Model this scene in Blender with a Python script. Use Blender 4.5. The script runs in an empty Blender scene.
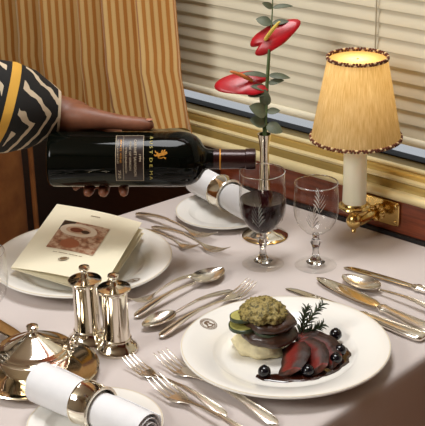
import bpy, bmesh, math, random
from mathutils import Vector, Matrix, noise
random.seed(7)
PI = math.pi
SC = bpy.context.scene
COL = SC.collection
TZ = 0.74                     # height of the table top above the floor; builders below use heights relative to it

# ------------------------------------------------------------------ camera, world, lights, exposure
A, P, ROLL = math.radians(-43), math.radians(22.7), math.radians(-1.4)
def room_dir(x, y, z): return Vector((x*math.cos(A)+y*math.sin(A), -x*math.sin(A)+y*math.cos(A), z))
fwd = room_dir(0, math.cos(P), -math.sin(P)); right = room_dir(1, 0, 0); up = right.cross(fwd)
r2 = math.cos(ROLL)*right + math.sin(ROLL)*up; u2 = -math.sin(ROLL)*right + math.cos(ROLL)*up
cam_d = bpy.data.cameras.new('camera'); cam = bpy.data.objects.new('camera', cam_d); COL.objects.link(cam)
cam_d.sensor_fit = 'HORIZONTAL'; cam_d.sensor_width = 36; cam_d.lens = 36*1250/425; cam_d.clip_start = .02
m = Matrix((r2, u2, -fwd)).transposed().to_4x4(); m.translation = Vector((1.0112, -1.4604, .772+TZ)); cam.matrix_world = m
SC.camera = cam

world = bpy.data.worlds.new('world'); SC.world = world; world.use_nodes = True
bg = world.node_tree.nodes['Background']; bg.inputs[0].default_value = (.88, .93, 1, 1); bg.inputs[1].default_value = .55

def area(name, loc, target, size, power, col, size_y=None):
    d = bpy.data.lights.new(name, 'AREA'); d.energy = power; d.color = col; d.size = size
    if size_y: d.shape = 'RECTANGLE'; d.size_y = size_y
    o = bpy.data.objects.new(name, d); COL.objects.link(o)
    o.location = Vector(loc)+Vector((0, 0, TZ)); v = Vector(target)-Vector(loc)
    o.rotation_euler = v.to_track_quat('-Z', 'Y').to_euler(); return o
area('ceiling_lamp_table', (-.10, -.34, 1.62), (-.10, -.34, 0), .60, 18.5, (.99, 1, 1), .60)
area('added_softbox_front', (-.50, -2.30, 1.38), (-.0, -.1, .05), .75, 25.5, (1, .995, .975))  # unseen softbox added to light blind and silver frontally; no ceiling fitting here
vs = SC.view_settings; vs.view_transform = 'Standard'; vs.look = 'None'; vs.exposure = 0; vs.gamma = 1; vs.use_curve_mapping = False

# ------------------------------------------------------------------ materials
MATS = {}
def lin(c):
    return tuple(((v/255)/12.92 if v/255 <= .04045 else ((v/255+.055)/1.055)**2.4) for v in c)+(1,)
class NT:
    def __init__(s, name):
        s.m = bpy.data.materials.new(name); s.m.use_nodes = True; s.t = s.m.node_tree; s.n = s.t.nodes; s.l = s.t.links
        s.b = s.n['Principled BSDF']; s.out = s.n['Material Output']
    def node(s, kind, **kw):
        n = s.n.new(kind)
        for k, v in kw.items():
            if k.startswith('in_'):
                key = k[3:]; key = int(key) if key.isdigit() else key
                n.inputs[key].default_value = v
            else: setattr(n, k, v)
        return n
    def link(s, a, b): s.l.new(a, b)
    def math(s, op, a, b=None, c=None):
        n = s.n.new('ShaderNodeMath'); n.operation = op
        for i, v in enumerate((a, b, c)):
            if v is None: continue
            if isinstance(v, (int, float)): n.inputs[i].default_value = v
            else: s.l.new(v, n.inputs[i])
        return n.outputs[0]
    def ramp(s, fac, stops, interp='LINEAR'):
        r = s.n.new('ShaderNodeValToRGB'); r.color_ramp.interpolation = interp; e = r.color_ramp.elements
        while len(e) < len(stops): e.new(.5)
        for i, (p, c) in enumerate(stops): e[i].position = p; e[i].color = c
        s.l.new(fac, r.inputs[0]); return r.outputs[0]
    def noise(s, scale, detail=3, vec=None, rough=.5):
        n = s.n.new('ShaderNodeTexNoise'); n.inputs['Scale'].default_value = scale; n.inputs['Detail'].default_value = detail
        n.inputs['Roughness'].default_value = rough
        if vec: s.l.new(vec, n.inputs['Vector'])
        return n.outputs['Fac']
    def coord(s, which='Object', scale=None):
        c = s.n.new('ShaderNodeTexCoord').outputs[which]
        if scale:
            mp = s.n.new('ShaderNodeMapping'); mp.inputs['Scale'].default_value = scale; s.l.new(c, mp.inputs[0]); c = mp.outputs[0]
        return c
    def bump(s, h, strength=.3, dist=.001):
        b = s.n.new('ShaderNodeBump'); b.inputs['Strength'].default_value = strength; b.inputs['Distance'].default_value = dist
        s.l.new(h, b.inputs['Height']); s.l.new(b.outputs[0], s.b.inputs['Normal'])
    def set(s, **kw):
        for k, v in kw.items(): s.b.inputs[k.replace('_', ' ')].default_value = v
        return s
def mat(name, c, rough=.5, metal=0, var=.0, vscale=30, bump=0, bscale=200, vec_scale=None, **kw):
    """plain procedural material: colour with slight noise variation and optional fine relief"""
    if name in MATS: return MATS[name]
    n = NT(name); col = lin(c); n.set(Roughness=rough, Metallic=metal, **kw)
    co = n.coord('Object', vec_scale)
    f = n.noise(vscale, 4, co)
    lo = tuple(v*(1-var) for v in col[:3])+(1,); hi = tuple(min(1, v*(1+var)) for v in col[:3])+(1,)
    n.link(n.ramp(f, [(.3, lo), (.7, hi)]), n.b.inputs['Base Color'])
    if bump: n.bump(n.noise(bscale, 3, co), bump, .0006)
    MATS[name] = n.m; return n.m

SILVER = mat('silver', (232, 224, 208), .10, 1, .04, 40)
SILVER_SOFT = mat('silver_cutlery', (238, 232, 220), .22, 1, .04, 60)
BRASS = mat('brass', (222, 190, 122), .2, 1, .06, 40)
CHINA = mat('china', (244, 241, 234), .18, 0, .01, 10, Coat_Weight=.3, Coat_Roughness=.08)
LINEN_NAP = mat('napkin_linen', (240, 240, 242), .85, 0, .02, 60, .25, 900)
WAX = mat('candle_wax', (252, 244, 218), .45, 0, .02, 60, .3, 60, (1, 1, .05), Subsurface_Weight=.15)
PAPER = mat('menu_paper', (243, 234, 206), .7, 0, .015, 20)
BRAIDD = mat('braid_brown', (104, 52, 30), .8, 0, .1, 300)
BRAIDL = mat('braid_cream', (226, 196, 146), .8, 0, .1, 300)
BLACKG = mat('black_rubber', (16, 15, 16), .5)
INK = mat('crest_ink', (126, 100, 76), .6, 0, .1, 200)
CEIL = mat('ceiling_paint', (232, 222, 200), .8, 0, .03, 5)
CARPET = mat('carpet', (70, 40, 28), .95, 0, .2, 60, .5, 400)
BLIND = mat('blind_slat', (218, 209, 184), .42, 0, .02, 8)
CORD = mat('blind_cord', (176, 166, 142), .8, 0, .05, 300)
STEMG = mat('stem_green', (74, 92, 48), .5, 0, .15, 60)
LEAFG = mat('eucalyptus_leaf', (84, 90, 68), .55, 0, .25, 60, .2, 200)
SPATHE = mat('anthurium_red', (172, 13, 26), .36, 0, .18, 60, .5, 120, Coat_Weight=.15, Coat_Roughness=.25)
SPADIX = mat('spadix_yellow', (226, 196, 90), .5, 0, .1, 200, .6, 1500)
SPADIX2 = mat('spadix_orange', (206, 120, 60), .5, 0, .1, 200, .6, 1500)
SKIN = mat('skin', (124, 76, 52), .5, 0, .14, 45, .35, 260, Subsurface_Weight=.08)
NAIL = mat('nail', (176, 116, 92), .3)
HAIR = mat('hair', (22, 16, 13), .6, 0, .2, 200, .6, 500)
TROUSER = mat('trouser_black', (18, 18, 22), .8, 0, .1, 100)
BOTTLEG = mat('bottle_glass', (7, 9, 6), .06, 0, 0, 10, Specular_IOR_Level=.15)
CAPSULE = mat('capsule_foil', (44, 14, 12), .26, .25, .08, 60)
GOLDINK = mat('gold_ink', (196, 132, 44), .45, .35, .2, 400)
YELINK = mat('yellow_ink', (196, 180, 92), .5, 0, .1, 300)
CREAMINK = mat('cream_ink', (196, 178, 150), .55, 0, .1, 300)
LABELBG = mat('label_brown', (36, 20, 14), .35, 0, .2, 60)
WINE = mat('wine', (30, 3, 7), .05, 0, 0, 10, Specular_IOR_Level=.2)
SAUCE = mat('sauce', (44, 17, 9), .10, 0, .25, 60, Coat_Weight=.6)
BERRY = mat('berry', (14, 12, 18), .10, 0, .2, 80)
MASH = mat('mashed_potato', (230, 218, 176), .6, 0, .12, 140, .6, 260)
ROSE = mat('rosemary', (58, 70, 42), .6, 0, .25, 200)
ROSESTEM = mat('rosemary_stem', (96, 82, 52), .7, 0, .1, 200)
ZUCF = mat('courgette_flesh', (172, 166, 92), .5, 0, .15, 160)
ZUCS = mat('courgette_skin', (44, 58, 28), .35, 0, .2, 160)
MEATD = mat('seared_meat', (64, 40, 28), .35, 0, .35, 160, .9, 300, Coat_Weight=.3)
BROWN_PR = mat('photo_border', (90, 60, 46), .5)

def crust():
    n = NT('herb_crust'); co = n.coord('Object'); f = n.noise(230, 4, co, .6)
    n.link(n.ramp(f, [(.28, lin((40, 32, 12))), (.42, lin((104, 92, 42))), (.55, lin((170, 150, 88))), (.66, lin((132, 118, 58))), (.78, lin((70, 74, 28)))]), n.b.inputs['Base Color'])
    n.set(Roughness=.5); n.bump(n.noise(320, 4, co), 1, .002); return n.m
CRUST = crust()
def beef():
    n = NT('rare_beef'); co = n.coord('UV'); s = n.node('ShaderNodeSeparateXYZ'); n.link(co, s.inputs[0])
    f = n.math('ADD', s.outputs[1], n.math('MULTIPLY', n.math('SUBTRACT', n.noise(160, 4, n.coord('Object')), .5), .28))
    n.link(n.ramp(f, [(.14, lin((52, 31, 22))), (.30, lin((92, 50, 38))), (.46, lin((124, 42, 33))), (.66, lin((110, 35, 28))), (.82, lin((80, 46, 36))), (1, lin((46, 29, 22)))]), n.b.inputs['Base Color'])
    n.set(Roughness=.5, Specular_IOR_Level=.3); n.bump(n.noise(400, 3, n.coord('Object')), .5, .001); return n.m
BEEF = beef()
def wood():
    n = NT('mahogany'); co = n.coord('Object', (1.5, 1.5, 22)); f = n.noise(9, 6, co, .65)
    n.link(n.ramp(f, [(.3, lin((92, 40, 22))), (.5, lin((126, 58, 32))), (.72, lin((150, 74, 40)))]), n.b.inputs['Base Color'])
    n.set(Roughness=.28, Coat_Weight=.5, Coat_Roughness=.12); return n.m
WOOD = wood()
SHADED_WOOD = mat('shaded_mahogany', (44, 23, 14), .35, 0, .3, 30, 0, 200, (1, 1, 9))  # shade on the wall left of the table, put into the wood colour
def velvet():
    n = NT('brown_velvet'); co = n.coord('Object'); f = n.noise(26, 5, co)
    n.link(n.ramp(f, [(.3, lin((126, 74, 30))), (.7, lin((160, 102, 48)))]), n.b.inputs['Base Color'])
    n.set(Roughness=.95); n.bump(n.noise(180, 3, co), .3, .001); return n.m
VELVET = velvet()
def goldpaint(name, c, rough, metal):
    n = NT(name); co = n.coord('Object', (.6, 8, 8)); f = n.noise(14, 3, co); l = lin(c)
    n.link(n.ramp(f, [(.3, tuple(v*.93 for v in l[:3])+(1,)), (.7, l)]), n.b.inputs['Base Color']); n.set(Roughness=rough, Metallic=metal); return n.m
GOLDM = goldpaint('moulding_gold', (196, 164, 92), .34, .65)
CREAMM = goldpaint('moulding_cream', (232, 214, 164), .30, .25)
OLIVEM = goldpaint('moulding_olive', (152, 128, 70), .38, .5)
def cloth():
    n = NT('tablecloth_linen'); co = n.coord('Object'); f = n.noise(5, 3, co)
    n.link(n.ramp(f, [(.3, lin((204, 193, 188))), (.7, lin((210, 199, 194)))]), n.b.inputs['Base Color'])
    n.set(Roughness=.8, Sheen_Weight=.1); n.bump(n.noise(700, 2, co), .12, .0006); return n.m
CLOTH = cloth()
def curtain_mat():
    n = NT('striped_curtain'); co = n.coord('UV'); s = n.node('ShaderNodeSeparateXYZ'); n.link(co, s.inputs[0])
    w = n.math('PINGPONG', n.math('MULTIPLY', s.outputs[0], 1/.0068), 1.0)
    f = n.math('ADD', w, n.math('MULTIPLY', n.math('SUBTRACT', n.noise(500, 2, n.coord('Object')), .5), .12))
    n.link(n.ramp(f, [(.40, lin((178, 116, 42))), (.52, lin((208, 170, 106))), (.9, lin((214, 178, 116)))]), n.b.inputs['Base Color'])
    n.set(Roughness=.55, Sheen_Weight=.3); n.bump(n.noise(900, 2, n.coord('Object')), .15, .0006); return n.m
CURTAIN = curtain_mat()
def zebra():
    n = NT('zebra_fabric'); co = n.coord('UV'); s = n.node('ShaderNodeSeparateXYZ'); n.link(co, s.inputs[0])
    u, v = s.outputs[0], s.outputs[1]
    nz = n.math('MULTIPLY', n.math('SUBTRACT', n.noise(34, 2, co), .5), .022)
    w = n.math('SUBTRACT', v, n.math('ADD', .004, n.math('MULTIPLY', u, -.55)))     # chevron axis slants down along the arm
    ch = n.math('MULTIPLY', n.math('ABSOLUTE', w), -.75)
    f = n.math('ADD', n.math('ADD', u, ch), nz)
    t = n.math('FRACT', n.math('MULTIPLY', n.math('ADD', f, 1.0005), 1/.0270))
    white = n.math('MULTIPLY', n.math('GREATER_THAN', t, .70), n.math('LESS_THAN', t, .985))
    cuff = n.math('LESS_THAN', u, .004); white = n.math('MAXIMUM', white, cuff)
    g = n.math('ADD', u, n.math('MULTIPLY', v, .20)); gold = n.math('MULTIPLY', n.math('GREATER_THAN', g, .0765), n.math('LESS_THAN', g, .0885))
    past = n.math('MULTIPLY', n.math('GREATER_THAN', g, .070), n.math('LESS_THAN', g, .095))
    white = n.math('MULTIPLY', white, n.math('SUBTRACT', 1, past))
    mx = n.node('ShaderNodeMix', data_type='RGBA'); mx.inputs[6].default_value = lin((11, 9, 8)); mx.inputs[7].default_value = lin((206, 188, 160)); n.link(white, mx.inputs[0])
    m2 = n.node('ShaderNodeMix', data_type='RGBA'); m2.inputs[7].default_value = lin((216, 164, 62)); n.link(mx.outputs[2], m2.inputs[6]); n.link(gold, m2.inputs[0])
    n.link(m2.outputs[2], n.b.inputs['Base Color']); n.set(Roughness=.8); n.bump(n.noise(900, 2, n.coord('Object')), .3, .001); return n.m
ZEBRA = zebra()
def thin_glass(name='thin_glass', pw=2.6, k=.60):
    n = NT(name); tr = n.node('ShaderNodeBsdfTransparent'); tr.inputs[0].default_value = (.982, .982, .976, 1)
    gl = n.node('ShaderNodeBsdfGlossy'); gl.inputs['Roughness'].default_value = .02
    lw = n.node('ShaderNodeLayerWeight'); lw.inputs[0].default_value = .5
    f = n.math('ADD', n.math('MULTIPLY', n.math('POWER', lw.outputs['Facing'], pw), k), .014)
    mx = n.node('ShaderNodeMixShader'); n.link(f, mx.inputs[0]); n.link(tr.outputs[0], mx.inputs[1]); n.link(gl.outputs[0], mx.inputs[2])
    n.link(mx.outputs[0], n.out.inputs[0]); return n.m
TGLASS = thin_glass(); FGLASS = thin_glass('foot_glass', 4, .30)
GLASS = NT('clear_glass').set(Roughness=.01, IOR=1.5, Transmission_Weight=1.0).m
ETCH = mat('etched_glass', (236, 236, 230), .4, 0, .05, 300, Transmission_Weight=.8)
def shade_mat():
    n = NT('shade_silk'); co = n.coord('UV'); mp = n.node('ShaderNodeMapping'); mp.inputs['Scale'].default_value = (210, 5, 1); n.link(co, mp.inputs[0])
    f = n.noise(1, 4, mp.outputs[0], .6); blot = n.noise(24, 2, n.coord('Object'))
    f = n.math('ADD', n.math('MULTIPLY', f, .75), n.math('MULTIPLY', blot, .25))
    col = n.ramp(f, [(.35, lin((206, 172, 108))), (.65, lin((240, 216, 166)))])
    d = n.node('ShaderNodeBsdfDiffuse'); t = n.node('ShaderNodeBsdfTranslucent'); n.link(col, d.inputs[0]); n.link(col, t.inputs[0])
    mx = n.node('ShaderNodeMixShader'); mx.inputs[0].default_value = .5; n.link(d.outputs[0], mx.inputs[1]); n.link(t.outputs[0], mx.inputs[2]); n.link(mx.outputs[0], n.out.inputs[0]); return n.m
SHADE = shade_mat()
DIFF = NT('diffuser_parchment'); _t = DIFF.node('ShaderNodeBsdfTranslucent'); _t.inputs[0].default_value = lin((252, 240, 206)); DIFF.link(_t.outputs[0], DIFF.out.inputs[0]); DIFF = DIFF.m
def photo_mat():
    """printed picture: a pale dish with a dark garnish above reddish table shapes (UV 0..1)"""
    n = NT('menu_picture'); co = n.coord('UV'); s = n.node('ShaderNodeSeparateXYZ'); n.link(co, s.inputs[0]); u, v = s.outputs[0], s.outputs[1]
    base = n.ramp(n.noise(6, 4, co, .65), [(.3, lin((84, 44, 28))), (.45, lin((158, 108, 82))), (.6, lin((206, 178, 152))), (.75, lin((132, 84, 62)))])
    def ell(cx, cy, rx, ry):
        a = n.math('POWER', n.math('DIVIDE', n.math('SUBTRACT', u, cx), rx), 2); b = n.math('POWER', n.math('DIVIDE', n.math('SUBTRACT', v, cy), ry), 2)
        return n.math('LESS_THAN', n.math('ADD', a, b), 1)
    cur = base
    for e, c in ((ell(.05, .95, .22, .3), (40, 26, 20)), (ell(.42, .72, .40, .22), (222, 206, 184)), (ell(.42, .72, .27, .13), (196, 160, 132)), (ell(.38, .72, .14, .08), (112, 46, 32)), (ell(.58, .70, .09, .06), (44, 24, 22)), (ell(.42, .24, .20, .16), (160, 92, 64))):
        mx = n.node('ShaderNodeMix', data_type='RGBA'); n.link(e, mx.inputs[0]); n.link(cur, mx.inputs[6]); mx.inputs[7].default_value = lin(c); cur = mx.outputs[2]
    n.link(cur, n.b.inputs['Base Color']); n.set(Roughness=.4); return n.m
PHOTO = photo_mat()

# ------------------------------------------------------------------ mesh helpers
class MB:
    def __init__(s): s.v = []; s.f = []; s.uv = {}; s.mi = []
    def face(s, idx, mi=0): s.f.append(tuple(idx)); s.mi.append(mi)
    def grid(s, pts, close_u=False, close_v=False, uv=None, mi=0):
        """pts[i][j] rows"""
        b = len(s.v); R, Cn = len(pts), len(pts[0])
        for row in pts:
            for p in row: s.v.append(tuple(p))
        if uv:
            k = b
            for row in uv:
                for q in row: s.uv[k] = q; k += 1
        for i in range(R if close_u else R-1):
            for j in range(Cn if close_v else Cn-1):
                a = b+i*Cn+j; c = b+i*Cn+(j+1) % Cn; d = b+((i+1) % R)*Cn+(j+1) % Cn; e = b+((i+1) % R)*Cn+j
                s.face((a, c, d, e), mi)
        return b
    def lathe(s, prof, seg=32, c=(0, 0, 0), mi=0, uvs=False):
        rows = [[(c[0]+max(r, 1e-5)*math.cos(2*PI*j/seg), c[1]+max(r, 1e-5)*math.sin(2*PI*j/seg), c[2]+z) for j in range(seg)] for r, z in prof]
        s.grid(rows, close_v=True, mi=mi); return s
    def loft(s, st, n=12, pw=2.0, cap=True, mi=0):
        """st: (center, half-vector a, half-vector b) sections, superellipse"""
        rows = []
        for c, a, b in st:
            c, a, b = Vector(c), Vector(a), Vector(b); row = []
            for j in range(n):
                t = 2*PI*j/n; x, y = math.cos(t), math.sin(t)
                x = math.copysign(abs(x)**(2/pw), x); y = math.copysign(abs(y)**(2/pw), y); row.append(c+a*x+b*y)
            rows.append(row)
        b0 = s.grid(rows, close_v=True, mi=mi)
        if cap:
            s.face([b0+j for j in range(n)][::-1], mi); e = b0+(len(rows)-1)*n; s.face([e+j for j in range(n)], mi)
        return s
    def tube(s, path, rad, n=8, mi=0):
        path = [Vector(p) for p in path]; st = []; prev = None
        for i, p in enumerate(path):
            d = (path[min(i+1, len(path)-1)]-path[max(i-1, 0)]).normalized()
            if prev is None: a = d.orthogonal().normalized()
            else: a = (prev-d*prev.dot(d)).normalized()
            prev = a; r = rad[i] if isinstance(rad, (list, tuple)) else rad
            st.append((p, a*r, d.cross(a)*r))
        return s.loft(st, n, mi=mi)
    def box(s, c, h, mi=0):
        x, y, z = c; a, b, d = h; k = len(s.v)
        for dx in (-a, a):
            for dy in (-b, b):
                for dz in (-d, d): s.v.append((x+dx, y+dy, z+dz))
        for q in ((0, 1, 3, 2), (4, 6, 7, 5), (0, 4, 5, 1), (2, 3, 7, 6), (0, 2, 6, 4), (1, 5, 7, 3)): s.face([k+i for i in q], mi)
        return s
    def shell(s, pts, th, uv=None, mi=0):
        """open grid given thickness th along its local normals"""
        R, Cn = len(pts), len(pts[0]); P_ = [[Vector(p) for p in r] for r in pts]; low = []
        for i in range(R):
            row = []
            for j in range(Cn):
                du = P_[min(i+1, R-1)][j]-P_[max(i-1, 0)][j]; dv = P_[i][min(j+1, Cn-1)]-P_[i][max(j-1, 0)]
                nn = du.cross(dv); nn = nn.normalized() if nn.length > 1e-12 else Vector((0, 0, 1)); row.append(P_[i][j]-nn*th)
            low.append(row)
        b1 = s.grid(P_, uv=uv, mi=mi); b2 = s.grid(low, uv=uv, mi=mi)
        rim = [(0, j) for j in range(Cn)]+[(i, Cn-1) for i in range(1, R)]+[(R-1, j) for j in range(Cn-2, -1, -1)]+[(i, 0) for i in range(R-2, 0, -1)]
        for k in range(len(rim)):
            i, j = rim[k]; i2, j2 = rim[(k+1) % len(rim)]
            s.face((b1+i*Cn+j, b1+i2*Cn+j2, b2+i2*Cn+j2, b2+i*Cn+j), mi)
        return s
    def build(s, name, mats, parent=None, loc=None, angle=40, fix=True):
        me = bpy.data.meshes.new(name); me.from_pydata(s.v, [], s.f)
        if not isinstance(mats, (list, tuple)): mats = [mats]
        for mm in mats: me.materials.append(mm)
        me.polygons.foreach_set('material_index', s.mi)
        if s.uv:
            ul = me.uv_layers.new(name='UVMap')
            for lp in me.loops: ul.data[lp.index].uv = s.uv.get(lp.vertex_index, (0, 0))
        if fix:
            bm = bmesh.new(); bm.from_mesh(me); bmesh.ops.remove_doubles(bm, verts=bm.verts, dist=1e-6) if not s.uv else None
            bmesh.ops.recalc_face_normals(bm, faces=bm.faces); bm.to_mesh(me); bm.free()
        me.polygons.foreach_set('use_smooth', [True]*len(me.polygons)); me.set_sharp_from_angle(angle=math.radians(angle)); me.update()
        o = bpy.data.objects.new(name, me); COL.objects.link(o)
        if parent is not None: o.parent = parent
        else: o.location = Vector(loc or (0, 0, 0))+Vector((0, 0, TZ))
        return o
def tag(o, label, cat, group=None, kind=None):
    if label: o['label'] = label
    if cat: o['category'] = cat
    if group: o['group'] = group
    if kind: o['kind'] = kind
    return o
def thing(name, label, cat, loc=(0, 0, 0), rz=0, group=None):
    o = bpy.data.objects.new(name, None); COL.objects.link(o); o.empty_display_size = .02
    o.location = Vector(loc)+Vector((0, 0, TZ)); o.rotation_euler = (0, 0, rz); return tag(o, label, cat, group)
def struct(o): o['kind'] = 'structure'; return o
def copy_thing(src, loc, rz=None, label=None):
    def cp(o, par):
        c = o.copy(); COL.objects.link(c); c.parent = par
        for ch in [x for x in SC.objects if x.parent == o]: cp(ch, c)
        return c
    r = cp(src, None); r.location = Vector(loc)+Vector((0, 0, TZ))
    if rz is not None: r.rotation_euler = (0, 0, rz)
    if label: r['label'] = label
    return r
def lump(mb, c, r, amp, fr, seed=0, seg=20, ring=12, mi=0, bot=None):
    rows = []
    for i in range(ring+1):
        ph = PI*i/ring-PI/2; row = []
        for j in range(seg):
            th = 2*PI*j/seg; d = Vector((math.cos(ph)*math.cos(th), math.cos(ph)*math.sin(th), math.sin(ph)))
            k = 1+amp*noise.noise(d*fr+Vector((seed*3.1, seed*1.7, seed)))
            p = Vector((c[0]+d.x*r[0]*k, c[1]+d.y*r[1]*k, c[2]+d.z*r[2]*k))
            if bot is not None: p.z = max(p.z, bot)
            row.append(p)
        rows.append(row)
    mb.grid(rows, close_v=True, mi=mi); return mb

# ------------------------------------------------------------------ room shell
FZ = -TZ
def slab(name, c, h, mt): return struct(MB().box((0, 0, 0), h).build(name, mt, loc=c))
slab('floor', (.2, -1.35, FZ-.03), (2.6, 1.5, .03), CARPET)
slab('ceiling', (.2, -1.35, 1.73), (2.6, 1.5, .03), CEIL)
slab('wall_aisle', (.2, -2.88, .48), (2.6, .03, 1.22), CEIL)
slab('wall_left', (-2.43, -1.35, .48), (.03, 1.5, 1.22), CEIL)
slab('wall_right', (2.83, -1.35, .48), (.03, 1.5, 1.22), WOOD)
slab('wall_window', (1.235, .04, (FZ+.062)/2), (1.565, .04, (.062-FZ)/2), WOOD)
slab('wall_window_left', (-1.366, .04, (FZ+.062)/2), (1.034, .04, (.062-FZ)/2), SHADED_WOOD)
wt = struct(MB().box((0, 0, 0), (2.6, .02, .41)).build('wall_upper', WOOD, loc=(.2, .09, 1.30)))
struct(MB().box((0, 0, 0), (2.6, .003, .003)).build('trim_1', BLACKG, loc=(.2, -.003, .0035)))
def strip(prof, name, mt, par, u0=-2.4, u1=2.8):
    rows = [[(u0, v, z) for v, z in prof], [(u1, v, z) for v, z in prof]]
    mb = MB(); mb.grid(rows, close_v=True); return mb.build(name, mt, par, angle=50)
sill = thing('trim_2', None, None, (0, 0, 0)); struct(sill)
def arc(c, r, a0, a1, n=8): return [(c[0]+r*math.cos(math.radians(a0+(a1-a0)*i/n)), c[1]+r*math.sin(math.radians(a0+(a1-a0)*i/n))) for i in range(n+1)]
strip(arc((-.006, .0685), .0075, -90, -270)+[(.03, .076), (.03, .061)], 'bead', CREAMM, sill)
strip([(-.002, .0758), (.001, .0835), (.008, .0862), (.03, .0862), (.03, .0758)], 'cove', OLIVEM, sill)
strip([(.0055, .0860), (.0055, .0895), (.016, .0905), (.04, .0905), (.04, .0860)], 'fillet', CREAMM, sill)
strip([(.0145, .0904), (.0165, .0965), (.021, .0985), (.045, .0985), (.045, .0904)], 'cove', GOLDM, sill)
strip(arc((.0255, .1010), .0032, -90, -270, 6)+[(.045, .1042), (.045, .0978)], 'bead', CREAMM, sill)
strip([(.0275, .1040), (.047, .1060), (.06, .1060), (.06, .1035)], 'ledge', OLIVEM, sill)
strip([(.047, .1055), (.047, .1082), (.058, .1100), (.062, .1100), (.062, .1055)], 'gasket', BLACKG, sill)
slab('wall_pier_left', (-1.765, .09, .50), (.635, .02, .40), WOOD)
slab('wall_pier_right', (2.065, .09, .50), (.735, .02, .40), WOOD)
win = thing('window_1', None, None, (0, .06, 0)); struct(win)
MB().box((.1, .006, .50), (1.22, .002, .40)).build('pane', TGLASS, win)
for x in (-1.1, 1.3): MB().box((x, .0, .50), (.03, .02, .395)).build('window_frame', GOLDM, win)

# venetian blind
bl = thing('venetian_blind', 'cream horizontal venetian blind, nearly closed, hanging behind the vase and lamp', 'blind', (.2, .036, 0))
SL = .0208
def slat_mesh():
    n, hw = 8, .0128; t = math.radians(72); prof = []
    for i in range(n+1):
        q = -1+2*i/n; y0, z0 = q*hw, .0016*(1-q*q)
        prof.append((y0*math.cos(t)-z0*math.sin(t), y0*math.sin(t)+z0*math.cos(t)))
    # top edge leans to the window, bottom edge to the room
    rows = [[(x, y, z) for y, z in prof] for x in (-1.15, -.6, 0, .6, 1.15)]
    return MB().shell(rows, .0007)
first = None
for i in range(34):
    z = .1605+SL*i
    if first is None: first = slat_mesh().build('slat', BLIND, bl)
    o = first if i == 0 else bpy.data.objects.new('slat', first.data)
    if i: COL.objects.link(o); o.parent = bl
    o.location = (0, 0, z)
MB().loft([((-1.15, 0, .1425), (0, .010, 0), (0, 0, .0065)), ((1.15, 0, .1425), (0, .010, 0), (0, 0, .0065))], 14, 3).build('bottom_rail', BLIND, bl)
MB().box((0, 0, .885), (1.16, .018, .02)).build('head_rail', BLIND, bl)
for x in (-.8, -.238, .32, .88):
    MB().tube([(x, -.0085, .14), (x, -.0085, .88)], .0011, 6).build('ladder_cord', CORD, bl)

# curtain: pleated, striped, hanging from a rail in front of the window wall
cur = thing('curtain', 'gold and cream striped curtain hanging beside the window, pleats falling behind the arm', 'curtain', (-.37, -.048, 0))
def curtain_rows(u_end, bottom, top):
    prof = []; x = 0; s = 0; last = None
    N = 150
    for i in range(N+1):
        d = i/N*1.05                       # distance along wall to the left of its right edge
        ph = (d/.082) % 1.0
        k = min(1, d/.05)
        v = (.024*math.sin(d*2*PI/.082) + .010*math.sin(d*2*PI/.21+1.2) + (.012 if ph > .9 else 0)*k)*(.35+.65*k)
        if last: s += math.hypot(d-last[0], v-last[1])
        last = (d, v); prof.append((d, v, s))
    rows, uvs = [], []
    for zi in range(25):
        t = zi/24; z = bottom+(top-bottom)*t; row, uvr = [], []
        zz = z-bottom
        flare = .019*math.exp(-zz/.06)-.012*min(1, zz/.25)
        crease = .005*math.exp(-((zz-.095)/.007)**2)
        amp = 1-.25*math.exp(-zz/.03)
        for d, v, s_ in prof:
            row.append((-d*(1-.02*t)+flare*max(0, 1-d/.3), v*amp-crease*(.4+.6*noise.noise(Vector((d*9, 0, 3)))), z-.10*max(0, d-.06)*(1-t))); uvr.append((s_, z))
        rows.append(row); uvs.append(uvr)
    return rows, uvs
rw, uvv = curtain_rows(0, .094, .86)
MB().shell(rw, .0012, uv=uvv).build('drape', CURTAIN, cur, fix=False)
MB().tube([(-1.1, 0, .865), (.06, 0, .865)], .009, 12).build('rail', BRASS, cur)
for x in (.065, -1.105): lump(MB(), (x, 0, .865), (.015, .015, .015), 0, 1).build('finial', BRASS, cur)

# ------------------------------------------------------------------ seat on the far side of the table
st = thing('armchair', 'brown velvet armchair with piped edge behind the menu plate', 'chair', (-.70, -.40, FZ))
def cushion(c, h, r=.03):
    mb = MB(); x, y, z = h; rows = []
    for i in range(11):
        t = -1+2*i/10; k = (1-abs(t)**6)**.5 if abs(t) < 1 else 0
        e = r*(1-k); rows.append((Vector((c[0]+0, c[1], c[2]+t*z)), Vector((x-e, 0, 0)), Vector((0, y-e, 0))))
    return mb.loft(rows, 40, 9)
cushion((-.065, 0, .62), (.065, .285, .22)).build('backrest', VELVET, st, angle=60)
cushion((.13, 0, .41), (.20, .285, .06)).build('seat_cushion', VELVET, st, angle=60)
MB().box((.06, 0, .20), (.19, .26, .15)).build('seat_base', WOOD, st)
pp = [(.003, .288, z/100) for z in range(42, 84, 3)]
MB().tube(pp, .005, 8).build('piping', VELVET, st)
MB().tube([(x, y, z) for y, z, x in ((-.288, .42, .003), (-.288, .6, .003), (-.288, .82, .003))], .005, 8).build('piping', VELVET, st)

s2 = copy_thing(st, (.80, -.40, FZ), PI, 'brown velvet armchair across the table, facing the menu card')

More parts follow.
